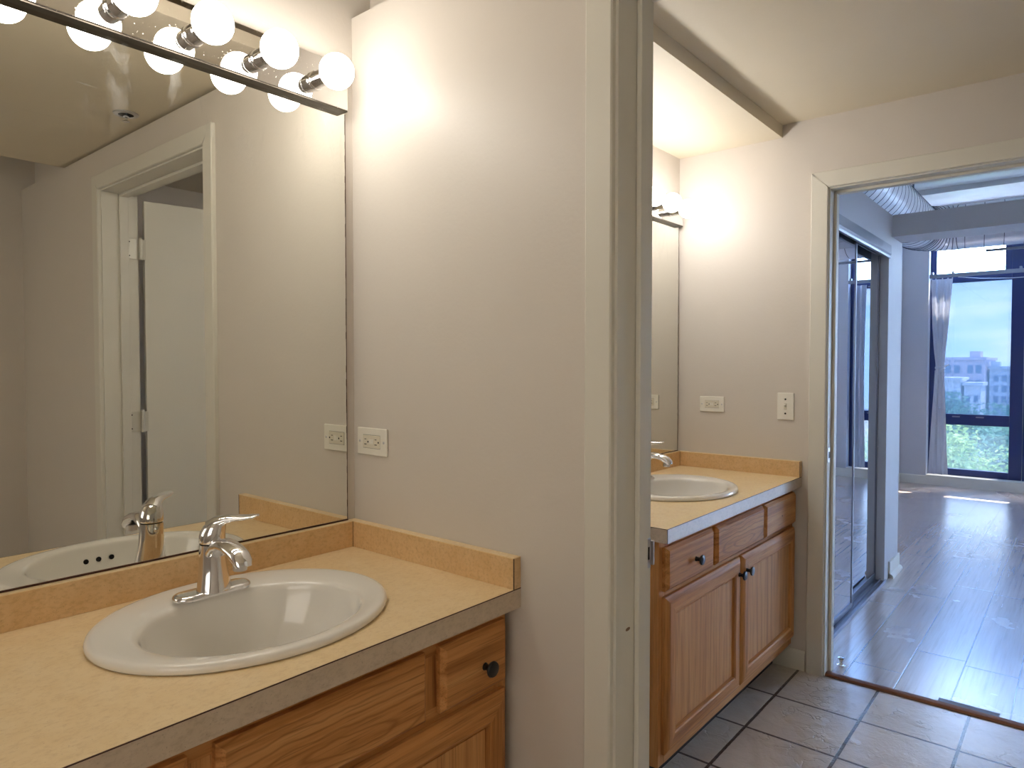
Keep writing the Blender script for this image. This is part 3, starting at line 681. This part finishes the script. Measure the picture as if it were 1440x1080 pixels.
def faucet(fx, fy, label, turn):
    z0 = ZC + 0.0172
    root = thing('faucet', (fx, fy, z0), label, 'faucet')
    # base plate : stadium
    def stadium(hw, hl, z, n=12):
        pts = []
        for k in range(n + 1): a = -math.pi / 2 + math.pi * k / n; pts.append((hw * math.sin(a) if 0 else math.cos(a + math.pi / 2) * -hw, hl - hw + hw * math.cos(a), z))
        return pts
    def stad(hw, hl, z, n=14):
        p = [(fx + hw * math.cos(math.pi * k / n), fy + (hl - hw) + hw * math.sin(math.pi * k / n), z) for k in range(n + 1)]
        p += [(fx + hw * math.cos(math.pi + math.pi * k / n), fy - (hl - hw) + hw * math.sin(math.pi + math.pi * k / n), z) for k in range(n + 1)]
        return p
    b = MB(); b.loft([stad(.0265, .077, z0), stad(.0275, .078, z0 + .002), stad(.0275, .078, z0 + .005), stad(.0262, .0765, z0 + .008), stad(.0225, .073, z0 + .0105), stad(.018, .068, z0 + .0115)]); b.obj('base_plate', 'chrome', root)
    # body: slightly leaning back column, flared at the foot towards the front
    ax = fx + 0.004
    secs = [(0.0085, .0285, .0345, .003), (.011, .0280, .0338, .003), (.024, .0272, .0315, .002), (.042, .0258, .0285, .000), (.060, .0248, .0265, -.002), (.080, .0242, .0252, -.003), (.100, .0240, .0245, -.003)]
    n = 36
    b = MB(); b.loft([[(ax + o + rx * math.cos(2 * math.pi * k / n), fy + ry * math.sin(2 * math.pi * k / n), z0 + h) for k in range(n)] for h, rx, ry, o in secs])
    b.obj('body', 'chrome', root)
    b = MB(); b.lathe([(.0230, 0), (.0215, .0006), (.0215, .0022), (.0230, .0028)], (ax - .003, fy, z0 + .100), (0, 0, 1), 32); b.obj('joint_ring', 'slot', root)
    # spout: broad arch
    path = [(0.000, .070), (.010, .086), (.026, .099), (.046, .1055), (.068, .1045), (.088, .0995), (.104, .0925), (.1150, .0830), (.1185, .0745)]
    rad = [(.0205, .016), (.0212, .0150), (.0214, .0135), (.0210, .0120), (.0205, .0115), (.0203, .0124), (.0200, .0136), (.0188, .0128), (.0165, .0105)]
    b = MB(); b.tube([(ax + u, fy, z0 + h) for u, h in path], 0, 24, ell=rad); b.obj('spout', 'chrome', root)
    b = MB(); b.lathe([(.0125, .0), (.0130, .001), (.0130, .012), (.0105, .014)], (ax + .1045, fy, z0 + .0665), (0, 0, 1), 24); b.obj('aerator', 'steel', root)
    # handle: dome and curled lever
    hz = z0 + .1028; hx_ = ax - .003
    ld = Vector((math.cos(turn), math.sin(turn), 0))
    b = MB()
    ds = [(.0245, 0, 0), (.0250, .003, 0), (.0248, .012, .0), (.0238, .022, .003), (.0215, .032, .008), (.018, .040, .014), (.0125, .046, .021), (.006, .0485, .026), (.0005, .049, .028)]
    b.loft([[(hx_ + ld.x * o * 0.6 + r * math.cos(2 * math.pi * k / n), fy + ld.y * o * 0.6 + r * math.sin(2 * math.pi * k / n), hz + h) for k in range(n)] for r, h, o in ds])
    b.obj('handle_dome', 'chrome', root, angle=60)
    lp = [(-.004, .030), (.012, .0405), (.028, .0455), (.046, .0470), (.064, .0475), (.080, .0490), (.090, .0515)]
    lr = [(.019, .014), (.0180, .0120), (.0160, .0090), (.0155, .0066), (.0165, .0052), (.0150, .0040), (.0070, .0022)]
    b = MB(); b.tube([(hx_ + ld.x * u, fy + ld.y * u, hz + h) for u, h in lp], 0, 20, ell=lr); b.obj('lever', 'chrome', root, angle=60)
    b = MB(); b.lathe([(.0016, -.002), (.0016, .034), (.0045, .036), (.0052, .040), (.0040, .044), (0, .045)], (ax - .0265, fy, z0 + .048), (0, 0, 1), 14); b.obj('lift_rod', 'chrome', root)
    return root
faucet(-1.340, 0.668, 'chrome single-lever faucet on the near sink', R(48))
faucet(-1.340, S2Y - 0.004, 'chrome single-lever faucet on the far sink beyond the doorway', R(40))

# ------------------------------------------------------------------ mirrors and light bars
def mirror(y0, y1, z0, z1, label):
    root = thing('wall_mirror', (XA, (y0 + y1) / 2, z0), label, 'mirror')
    MB().box(XA + 0.0005, XA + 0.006, y0, y1, z0 + 0.002, z1).obj('glass', 'mirror', root, flat=True)
    MB().mat('seam').box(XA + 0.0005, XA + 0.0085, y0, y1, z0 - 0.0015, z0 + 0.0016).obj('bottom_channel', None, root, flat=True)
    MB().mat('seam').box(XA + 0.0062, XA + 0.0080, y0, y1, z0 + 0.0018, z0 + 0.0045).obj('bottom_shadow_line', 'slot', root, flat=True) if 0 else None
    b = MB(); 
    ys = [z0 + (z1 - z0) * k / 60 for k in range(61)]
    for a, c in zip(ys, ys[1:]): b.box(XA + 0.0005, XA + 0.0063, y1 - 0.0010 - random.uniform(0, .0012), y1 + 0.0005, a, c)
    b.obj('dark_edge', 'seam', root, flat=True)
    return root
mirror(0.205, 1.1025, 0.8935, 1.9435, 'large frameless mirror over the near sink')
mirror(1.805, 2.999, 0.8935, 1.9435, 'frameless mirror over the far sink, seen through the doorway')
def light_bar(y0, y1, ys, label, bm_):
    z0, z1 = 1.9450, 2.0560; f = XA + 0.030
    root = thing('vanity_light_bar', (XA, (y0 + y1) / 2, z0), label, 'light')
    b = MB(); b.box(XA + 0.0005, f, y0, y1, z0, z1, 0.002, 2); b.obj('back_plate', 'bar', root, angle=20)
    b = MB(); b.box(XA + 0.002, f - 0.002, y0, y1, z0 - 0.0028, z0 - 0.0004); b.obj('lower_lip', 'lip', root, flat=True)
    for y in ys:
        zc = 1.990
        b = MB(); b.lathe([(.0215, 0), (.0225, .002), (.0225, .006), (.0205, .008), (.0200, .030), (.0204, .031), (.0204, .033), (.0200, .034), (.0200, .052), (.0185, .054), (.017, .054)], (f, y, zc), (1, 0, 0), 32)
        s = b.obj('socket', 'chrome', root)
        r = 0.0405; c = f + 0.054 + 0.038 - 0.006
        pr = [(.0155, f + .052 - c), (.0165, f + .0535 - c)]
        a0 = math.asin(.0185 / r)
        pr += [(r * math.sin(a0 + (math.pi - a0) * i / 20), -r * math.cos(a0 + (math.pi - a0) * i / 20)) for i in range(21)]
        b = MB(); b.lathe(pr, (c, y, zc), (1, 0, 0), 40); o = b.obj('bulb', bm_, s); o['label'] = 'round white globe bulb, lit'
    return root
light_bar(0.185, 1.0945, [0.998 - 0.1500 * k for k in range(6)], 'chrome light bar with lit globe bulbs over the near mirror', 'bulb')
light_bar(1.795, 2.996, [2.862 - 0.1500 * k for k in range(8)], 'chrome light bar with lit globe bulbs over the far mirror', 'bulb_far')

# ------------------------------------------------------------------ outlets and switch
def outlet(cx, cz, wy, label):
    root = thing('electrical_outlet', (cx, wy, cz), label, 'outlet')
    def pl(x0, x1, z0, z1, d0, d1, mat, name, bev=0.0):
        b = MB(); b.box(x0, x1, wy - d1, wy - d0, z0, z1, bev, 3); return b.obj(name, mat, root)
    pl(cx - .0585, cx + .0585, cz - .035, cz + .035, 0, .0065, 'plate', 'cover_plate', .0025)
    b = MB(); b.mat('almond').box(cx - .0335, cx + .0335, wy - .0085, wy - .0060, cz - .0165, cz + .0165, .0008, 1)
    b.mat('plate').box(cx - .0085, cx - .0008, wy - .0098, wy - .0080, cz - .0065, cz + .0065, .0004, 1); b.box(cx + .0008, cx + .0085, wy - .0098, wy - .0080, cz - .0065, cz + .0065, .0004, 1)
    b.mat('slot')
    for s in (-1, 1):
        ox = cx + (-.0225 if s < 0 else .0185)
        b.box(ox - .0035, ox + .0035, wy - .0088, wy - .0080, cz + .0052, cz + .0070); b.box(ox - .0045, ox + .0045, wy - .0088, wy - .0080, cz - .0080, cz - .0060)
        b.lathe([(.0024, 0), (.0024, .0009)], (ox + .0105, wy - .0080, cz - .0005), (0, -1, 0), 12)
    b.box(cx - .0336, cx + .0336, wy - .0068, wy - .0060, cz - .0172, cz + .0172)
    b.obj('receptacle', None, root)
    for s in (-1, 1):
        b = MB(); b.lathe([(.0034, 0), (.0034, .0008), (.0022, .0014), (0, .0015)], (cx + s * .0475, wy - .0064, cz), (0, -1, 0), 14); b.obj('screw', 'steel', root)
    return root
outlet(-1.406, 1.1010, Y1, 'white horizontal outlet plate beside the near mirror')
outlet(-1.3155, 1.1185, Y2, 'white horizontal outlet plate above the far side splash')
def switch(cx, cz, wy):
    root = thing('light_switch', (cx, wy, cz), 'white toggle light switch plate beside the bedroom doorway', 'switch')
    b = MB(); b.box(cx - .035, cx + .035, wy - .0065, wy, cz - .0575, cz + .0575, .0025, 3); b.obj('cover_plate', 'plate', root)
    b = MB(); b.mat('almond').box(cx - .0052, cx + .0052, wy - .0072, wy - .0060, cz - .0125, cz + .0125)
    b.mat('plate').loft([[(cx - .0042, wy - .006, cz - .006), (cx + .0042, wy - .006, cz - .006), (cx + .0042, wy - .006, cz + .006), (cx - .0042, wy - .006, cz + .006)],
                         [(cx - .0034, wy - .0165, cz + .004), (cx + .0034, wy - .0165, cz + .004), (cx + .0034, wy - .0155, cz + .011), (cx - .0034, wy - .0155, cz + .011)]])
    b.mat('slot').box(cx - .0055, cx + .0055, wy - .0068, wy - .0060, cz - .0130, cz + .0130)
    b.obj('toggle', None, root)
    for s in (-1, 1):
        b = MB(); b.lathe([(.0040, 0), (.0040, .0009), (.0026, .0015), (0, .0016)], (cx, wy - .0063, cz + s * .0305), (0, -1, 0), 14); b.obj('screw', 'black', root)
switch(-0.9855, 1.1205, Y2)

# fire sprinkler in the near ceiling
spx, spy, spz = -0.258, 1.046, 2.212
sp = thing('fire_sprinkler', (spx, spy, spz), 'small chrome recessed fire sprinkler in the tan ceiling, seen in the mirror', 'sprinkler')
b = MB(); b.lathe([(.042, 0), (.042, -.003), (.036, -.006), (.026, -.005), (.024, .0)], (spx, spy, spz), (0, 0, 1), 36); b.obj('escutcheon', 'steel', sp)
b = MB(); b.lathe([(.026, -.004), (.025, -.0045), (0, -.0045)], (spx, spy, spz - .0002), (0, 0, 1), 28); b.obj('recess', 'slot', sp)
b = MB(); b.lathe([(.010, -.004), (.010, -.014), (.005, -.016), (.004, -.026), (.012, -.027), (.013, -.029), (0, -.029)], (spx, spy, spz), (0, 0, 1), 20); b.obj('nozzle', 'chrome', sp)

# ------------------------------------------------------------------ bedroom: closet doors
def sliding_door(y0, y1, x, z0, z1, label):
    root = thing('sliding_mirror_door', (x, (y0 + y1) / 2, z0), label, 'closet door', 'mirrored sliding closet doors')
    MB().box(x - 0.014, x - 0.004, y0 + 0.018, y1 - 0.018, z0 + 0.025, z1 - 0.02).obj('mirror', 'mirror_closet', root, flat=True)
    for a, c, nm in ((y0, y0 + 0.02, 'stile'), (y1 - 0.02, y1, 'stile')):
        MB().box(x - 0.020, x, a, c, z0, z1, 0.002).obj(nm, 'closet_frame', root)
    MB().box(x - 0.020, x, y0 + 0.02, y1 - 0.02, z0, z0 + 0.03, 0.002).obj('bottom_rail', 'closet_frame', root)
    MB().box(x - 0.020, x, y0 + 0.02, y1 - 0.02, z1 - 0.022, z1, 0.002).obj('top_rail', 'closet_frame', root)
sliding_door(3.215, 3.905, -0.922, 0.022, 1.965, 'mirrored sliding closet door nearer the bedroom doorway, in front of the other')
sliding_door(3.84, 4.555, -0.950, 0.022, 1.965, 'mirrored sliding closet door at the far end, behind the other')
t = thing('closet_track', (-0.93, 3.88, 1.93), 'white metal fascia track above the mirrored closet doors', 'track')
b = MB(); b.loft([[(XC - 0.004, y, 1.925), (XC + 0.010, y, 1.925), (XC + 0.012, y, 1.935), (XC + 0.008, y, 1.940), (XC + 0.014, y, 1.950), (XC + 0.012, y, 2.000), (XC + 0.004, y, 2.006), (XC - 0.004, y, 2.004)] for y in (3.202, 4.558)]); b.obj('fascia', 'track_white', t, angle=20)
b = MB(); b.box(-0.985, XC - 0.0045, 3.202, 4.558, 1.99, 2.004); b.obj('rail', 'closet_frame', t)
t = thing('closet_floor_track', (-0.935, 3.88, 0), 'low grey metal floor track under the mirrored closet doors', 'track')
b = MB(); b.box(-0.985, -0.895, 3.202, 4.558, 0.0004, 0.008, 0.001, 1)
for x in (-0.983, -0.955, -0.926, -0.899): b.box(x, x + 0.004, 3.202, 4.558, 0.008, 0.020)
b.obj('track_rails', 'closet_frame', t)
# small door bumper by the threshold, metal strip on the wood floor
t = thing('floor_door_stop', (-0.80, 3.155, 0), 'tiny chrome floor door stop by the threshold corner', 'door stop')
MB().lathe([(.016, 0), (.016, .003), (.008, .006), (.007, .022), (.012, .026), (.012, .034), (.004, .038), (0, .038)], (-0.790, 3.165, 0.0003), (0, 0, 1), 20).obj('post', 'chrome', t)
b = MB(); b.box(-0.418, -0.222, 3.066, 3.100, 0.0003, 0.003, 0.001, 1)
tag(b.obj('metal_floor_strip', 'floor_strip', loc=(-0.32, 3.083, 0)), 'short flat grey metal strip on the wood floor by the threshold', 'strip')

# ------------------------------------------------------------------ duct
t = thing('air_duct', (-1.22, 6.2, 2.35), 'galvanised round air duct bending in front of the bedroom window', 'duct')
DR = 0.20; dx, dz, dy = -1.225, 2.565, 7.55
er = 0.30    # elbow radius of the centre line
b = MB()
pts = [(dx, 3.3 + 0.25 * k, dz + 0.03) for k in range(int((dy - er - 3.3) / 0.25) + 1)]
pts = [(dx, y, dz) for y in [3.3, 4.5, 5.5, 6.4, dy - er]]
b.tube(pts, DR, 40); b.obj('run_over_closet', 'duct', t)
b = MB(); arc = [(dx + er - er * math.cos(a), dy - er + er * math.sin(a), dz) for a in [math.pi / 2 * k / 12 for k in range(13)]]
b.tube(arc, DR + 0.002, 40); b.obj('elbow', 'duct', t)
b = MB(); b.tube([(dx + er, dy, dz), (0.5, dy, dz), (3.19, dy, dz)], DR, 40); b.obj('run_across_window', 'duct', t)
b = MB()
for k in range(40):
    y = 3.4 + k * 0.115
    if y < dy - er: b.torus((dx, y, dz), DR, 0.0034, (0.12, 1, 0), 40, 6)
b.obj('closet_run_seams', 'duct_seam', t)
b = MB()
for k in range(10):
    a = math.pi / 2 * k / 9; b.torus((dx + er - er * math.cos(a), dy - er + er * math.sin(a), dz), DR + 0.003, 0.0036, (math.sin(a), math.cos(a), 0), 40, 6)
b.obj('elbow_seams', 'duct_seam', t)
b = MB()
for k in range(27): b.torus((dx + er + 0.05 + k * 0.145, dy, dz), DR, 0.0030, (1, 0.1, 0), 40, 6)
b.obj('window_run_seams', 'duct_seam', t)
b = MB(); b.tube([(dx + 0.02, 7.0, dz + DR - 0.005), (dx + 0.02, 7.0, CB)], 0.008, 8); b.box(dx - 0.03, dx + 0.07, 6.97, 7.03, CB - 0.006, CB - 0.0005); b.obj('hanger', 'duct_seam', t)
b = MB(); b.box(-0.70, 2.6, 7.37, 7.41, 2.298, 2.318, 0.003); b.tube([(0.2, 7.39, 2.315), (0.2, 7.39, CB)], 0.006, 8); b.tube([(2.2, 7.39, 2.315), (2.2, 7.39, CB)], 0.006, 8)
tag(b.obj('hanging_rail', 'rail', loc=(0.9, 7.39, 2.30)), 'thin grey rail hanging below the duct in front of the window', 'rail')

# ------------------------------------------------------------------ window
yw0, yw1 = 8.73, 8.80
b = MB(); b.box(WL + 0.001, WR, YF - 0.012, yw0, WB - 0.02, WB + 0.001, 0.004)
struct('trim_2', b, 'trim', 'white window sill just above the floor', 'sill')
def window(name, x0, x1, label, lw, rw, dimmed=False):
    root = thing(name, ((x0 + x1) / 2, yw0, WB), label, 'window', kind='structure')
    z1 = WT - 0.001
    b = MB(); b.box(x0, x0 + lw, yw0, yw1, WB + 0.002, z1, 0.004); b.box(x1 - rw, x1, yw0, yw1, WB + 0.002, z1, 0.004)
    xa, xb = x0 + lw - 0.001, x1 - rw + 0.001
    b.box(xa, xb, yw0 + 0.004, yw1, WB + 0.002, 0.176, 0.003); b.box(xa, xb, yw0 + 0.002, yw1, 0.654, 0.768, 0.004); b.box(xa, xb, yw0 + 0.002, yw1, 2.178, 2.268, 0.004); b.box(xa, xb, yw0 + 0.004, yw1, 2.74, z1, 0.004)
    b.box(xb - 0.060, xb, yw0 + 0.006, yw1 - 0.01, 2.268, 2.74, 0.003)
    b.obj('frame', 'frame_dark', root)
    for z0, z2, m, nm in ((0.175, 0.655, 'glass_low' if dimmed else 'glass_clear', 'lower_pane'), (0.767, 2.179, 'glass_dimmed' if dimmed else 'glass_clear', 'main_pane'), (2.267, 2.741, 'glass_clear', 'top_pane')):
        MB().box(xa, xb, yw0 + 0.034, yw0 + 0.038, z0, z2).obj(nm, m, root, flat=True)
    for fx_ in (0.30, 0.62):
        xx = xa + (xb - xa) * fx_; MB().box(xx - 0.035, xx + 0.035, yw0 - 0.008, yw0 + 0.004, 0.735, 0.748, 0.003).obj('latch', 'rail', root)
window('window_1', WL + 0.001, -0.490, 'dark framed tall window with the tied curtain, looking onto rooftops', 0.055, 0.110, True)
window('window_2', -0.488, WR - 0.001, 'dark framed window bay beyond the photo edge, seen in the closet mirror', 0.110, 0.055, True)
window('added_window_3', 1.551, 2.349, 'unseen dark framed window bay added for bedroom daylight', 0.055, 0.08)  # unseen bay added to bring more daylight into the bedroom
window('added_window_4', 2.351, 3.149, 'last unseen dark framed bay, added for more bedroom daylight', 0.08, 0.055)  # second added bay, also only there for its daylight

# curtain and its rail
b = MB(); yr = 8.575
b.box(WL + 0.012, WR - 0.012, yr - 0.012, yr + 0.012, 2.222, 2.262, 0.003)
t = thing('curtain_rail', (0.6, yr, 2.22), 'grey curtain rail across the bedroom window', 'curtain rail')
b.obj('rail', 'rail', t)
for x in (-1.285, -1.095, -0.52, 0.24): MB().box(x - 0.010, x + 0.010, yr - 0.016, yr + 0.045, 2.255, 2.285, 0.002).obj('bracket', 'rail', t)
for x in (-1.29, -1.25, -1.19, -1.14, -1.10): MB().lathe([(.004, 0), (.006, .004), (.006, .010), (.003, .014)], (x, yr, 2.206), (0, 0, 1), 10).obj('glider', 'clear_plastic', t)
b = MB(); b.tube([(-1.05, yr, 2.22), (-0.85, yr - 0.01, 2.188), (-0.6, yr - 0.01, 2.172), (-0.3, yr - 0.01, 2.174), (0.0, yr, 2.18)], 0.0035, 8); b.obj('pull_cord', 'clear_plastic', t)
t = thing('curtain', (-1.2, yr, WB), 'narrow grey curtain tied back at the window edge nearest the bedroom corner', 'curtain')
ctrl = [(2.208, -1.288, -1.098), (2.0, -1.286, -1.112), (1.7, -1.276, -1.132), (1.45, -1.258, -1.150), (1.30, -1.240, -1.160), (1.265, -1.236, -1.162), (1.22, -1.240, -1.160), (1.0, -1.256, -1.150), (0.7, -1.272, -1.138), (0.4, -1.286, -1.126), (0.125, -1.298, -1.112)]
def lerp(z, i):
    for (za, *a), (zb_, *c) in zip(ctrl, ctrl[1:]):
        if za >= z >= zb_: f = (za - z) / (za - zb_); return a[i] + (c[i] - a[i]) * f
    return ctrl[-1][i + 1]
rings = []
nf = 36
for k in range(49):
    z = 2.208 + (0.125 - 2.208) * k / 48
    xl, xr = lerp(z, 0), lerp(z, 1); amp = 0.014 * (xr - xl) / 0.19
    if abs(z - 1.265) < 0.05: amp *= 0.9
    def fold(s): return yr + 0.012 * 0 + amp * (math.sin(s * 15.0 + 0.8 * math.sin(z * 2)) + 0.4 * math.sin(s * 31 + 1.2)) 
    fr = [(xl + (xr - xl) * i / nf, fold(i / nf) - 0.0012, z) for i in range(nf + 1)]
    bk = [(xl + (xr - xl) * i / nf, fold(i / nf) + 0.0012, z) for i in range(nf, -1, -1)]
    rings.append(fr + bk)
MB().loft(rings).obj('cloth', 'curtain', t, angle=70)
b = MB()
b.loft([[(-1.198 + (0.045 + g) * math.cos(2 * math.pi * k / 28), yr + (0.046 + g) * math.sin(2 * math.pi * k / 28), z) for k in range(28)] for z, g in ((1.252, 0), (1.255, 0.003), (1.275, 0.003), (1.278, 0))], False, False)
b.tube([(-1.165, yr - 0.045, 1.262), (-1.14, yr - 0.055, 1.285), (-1.112, yr - 0.05, 1.302)], 0.006, 8); b.tube([(-1.165, yr - 0.045, 1.262), (-1.185, yr - 0.06, 1.235), (-1.20, yr - 0.055, 1.212), (-1.175, yr - 0.055, 1.215)], 0.006, 8)
o = b.obj('tie_band', 'clear_plastic', t); o['label'] = 'pale tie band with a knot'
b = MB(); b.tube([(-1.292, yr - 0.05, 2.215), (-1.262, yr - 0.055, 1.9), (-1.205, yr - 0.055, 1.5), (-1.165, yr - 0.055, 1.27)], 0.003, 6)
b.tube([(-1.235, yr - 0.055, 1.24), (-1.245, yr - 0.055, 0.98), (-1.225, yr - 0.06, 0.87), (-1.19, yr - 0.06, 0.845), (-1.155, yr - 0.055, 0.88), (-1.15, yr - 0.055, 1.2)], 0.003, 6)
b.lathe([(.006, -.012), (.011, 0), (.006, .012)], (-1.19, yr - 0.06, 0.838), (1, 0, 0.3), 10)
b.obj('cord', 'clear_plastic', t)

t2 = thing('curtain', (0.1, yr, WB), 'second grey curtain hanging straight, seen only in the closet mirror', 'curtain')
rings = []
for k in range(13):
    z = 2.20 + (0.125 - 2.20) * k / 12; xl, xr = 0.015 + 0.015 * math.sin(k * 0.3), 0.20
    def fold2(s_): return yr + 0.016 * math.sin(s_ * 20)
    rings.append([(xl + (xr - xl) * i / 40, fold2(i / 40) - 0.0012, z) for i in range(41)] + [(xl + (xr - xl) * i / 40, fold2(i / 40) + 0.0012, z) for i in range(40, -1, -1)])
MB().loft(rings).obj('cloth', 'curtain', t2, angle=70)

# ------------------------------------------------------------------ outside
GZ = -14.0
b = MB(); b.box(-90, 90, 12, 260, GZ - 0.5, GZ)
struct('ground', b, 'street', 'street level ground far below the window', 'ground')
def building(name, x0, x1, y0, y1, z1, wallm, label, xs, zs, ww, wh, pent=None, group=None):
    root = thing(name, ((x0 + x1) / 2, y0, GZ), label, 'building')
    MB().box(x0, x1, y0, y1, GZ, z1).obj('wall', wallm, root, flat=True)
    MB().box(x0 - 0.2, x1 + 0.2, y0 - 0.3, y1 + 0.2, z1, z1 + 0.35).obj('roof_parapet', wallm, root, flat=True)
    for z in zs:
        for x in xs:
            b = MB(); b.box(x - ww / 2, x + ww / 2, y0 - 0.06, y0 + 0.05, z - wh / 2, z + wh / 2); b.obj('window', 'far_glass', root, flat=True)
    if pent: MB().box(*pent).obj('rooftop_box', wallm, root, flat=True)
    return root
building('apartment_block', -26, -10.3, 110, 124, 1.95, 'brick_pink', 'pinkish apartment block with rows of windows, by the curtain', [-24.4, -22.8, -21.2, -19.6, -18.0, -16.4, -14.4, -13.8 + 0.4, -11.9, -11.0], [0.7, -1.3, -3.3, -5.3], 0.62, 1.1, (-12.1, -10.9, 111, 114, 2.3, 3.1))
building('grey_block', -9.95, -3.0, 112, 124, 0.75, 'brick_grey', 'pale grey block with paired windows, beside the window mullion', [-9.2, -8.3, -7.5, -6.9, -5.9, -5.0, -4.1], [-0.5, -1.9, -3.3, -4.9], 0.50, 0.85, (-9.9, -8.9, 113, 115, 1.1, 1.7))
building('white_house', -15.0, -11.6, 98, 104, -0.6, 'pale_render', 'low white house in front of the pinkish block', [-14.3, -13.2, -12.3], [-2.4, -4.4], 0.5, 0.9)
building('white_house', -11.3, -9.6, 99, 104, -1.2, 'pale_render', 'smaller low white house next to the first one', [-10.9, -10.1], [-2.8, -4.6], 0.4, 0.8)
def tree(x, y, ztop, rad, hgt, n, leaf, mat, label, group):
    root = thing('tree', (x, y, GZ), label, 'tree', group)
    b = MB(); b.tube([(x, y, GZ), (x + 0.1, y, GZ + (ztop - hgt - GZ) * 0.6), (x - 0.1, y, ztop - hgt * 0.4)], [rad * 0.10, rad * 0.075, rad * 0.03], 10); b.obj('trunk', 'bark', root)
    b = MB(); b.mat(mat); rnd = random.Random(int(x * 13 + y * 7))
    cz = ztop - hgt / 2
    lobes = [(x + rnd.uniform(-.6, .6) * rad, y + rnd.uniform(-.6, .6) * rad, cz + rnd.uniform(-.35, .35) * hgt, rnd.uniform(.35, .6)) for _ in range(14)]
    for _ in range(n):
        lx, ly, lz, s = rnd.choice(lobes)
        d = Vector((rnd.gauss(0, 1), rnd.gauss(0, 1), rnd.gauss(0, 1))).normalized()
        r = rnd.random() ** 0.4
        p = Vector((lx + d.x * r * rad * s, ly + d.y * r * rad * s, min(ztop, lz + d.z * r * hgt * 0.5 * s * 1.3)))
        u = Vector((rnd.gauss(0, 1), rnd.gauss(0, 1), rnd.gauss(0, .6))).normalized(); v = u.cross(d).normalized() if abs(u.dot(d)) < .98 else u.orthogonal().normalized()
        L = leaf * rnd.uniform(.6, 1.3)
        b._f([b.bm.verts.new(p + u * L), b.bm.verts.new(p + v * L * .45), b.bm.verts.new(p - u * L), b.bm.verts.new(p - v * L * .45)])
    o = b.obj('crown', None, root, flat=True)
    return root
G1, G2 = 'street trees close below the window', 'hazy trees in front of the far blocks'
for x, y, zt, rd, lb in [(-2.9, 24, -0.25, 1.9, 'bright green street tree filling the lower pane'), (2.4, 24.5, -0.3, 1.9, 'green street tree below the window, beyond the mullion'), (-8.4, 25, -0.1, 1.9, 'green street tree below the window, behind the curtain'),
                         (-0.6, 30.5, -0.5, 2.0, 'green street tree behind the front row, towards the mullion'), (-5.7, 31, -0.3, 2.0, 'green street tree behind the front row, towards the curtain')]:
    tree(x, y, zt, rd, 4.6, 9000, 0.085, 'leaf_near', lb, G1)
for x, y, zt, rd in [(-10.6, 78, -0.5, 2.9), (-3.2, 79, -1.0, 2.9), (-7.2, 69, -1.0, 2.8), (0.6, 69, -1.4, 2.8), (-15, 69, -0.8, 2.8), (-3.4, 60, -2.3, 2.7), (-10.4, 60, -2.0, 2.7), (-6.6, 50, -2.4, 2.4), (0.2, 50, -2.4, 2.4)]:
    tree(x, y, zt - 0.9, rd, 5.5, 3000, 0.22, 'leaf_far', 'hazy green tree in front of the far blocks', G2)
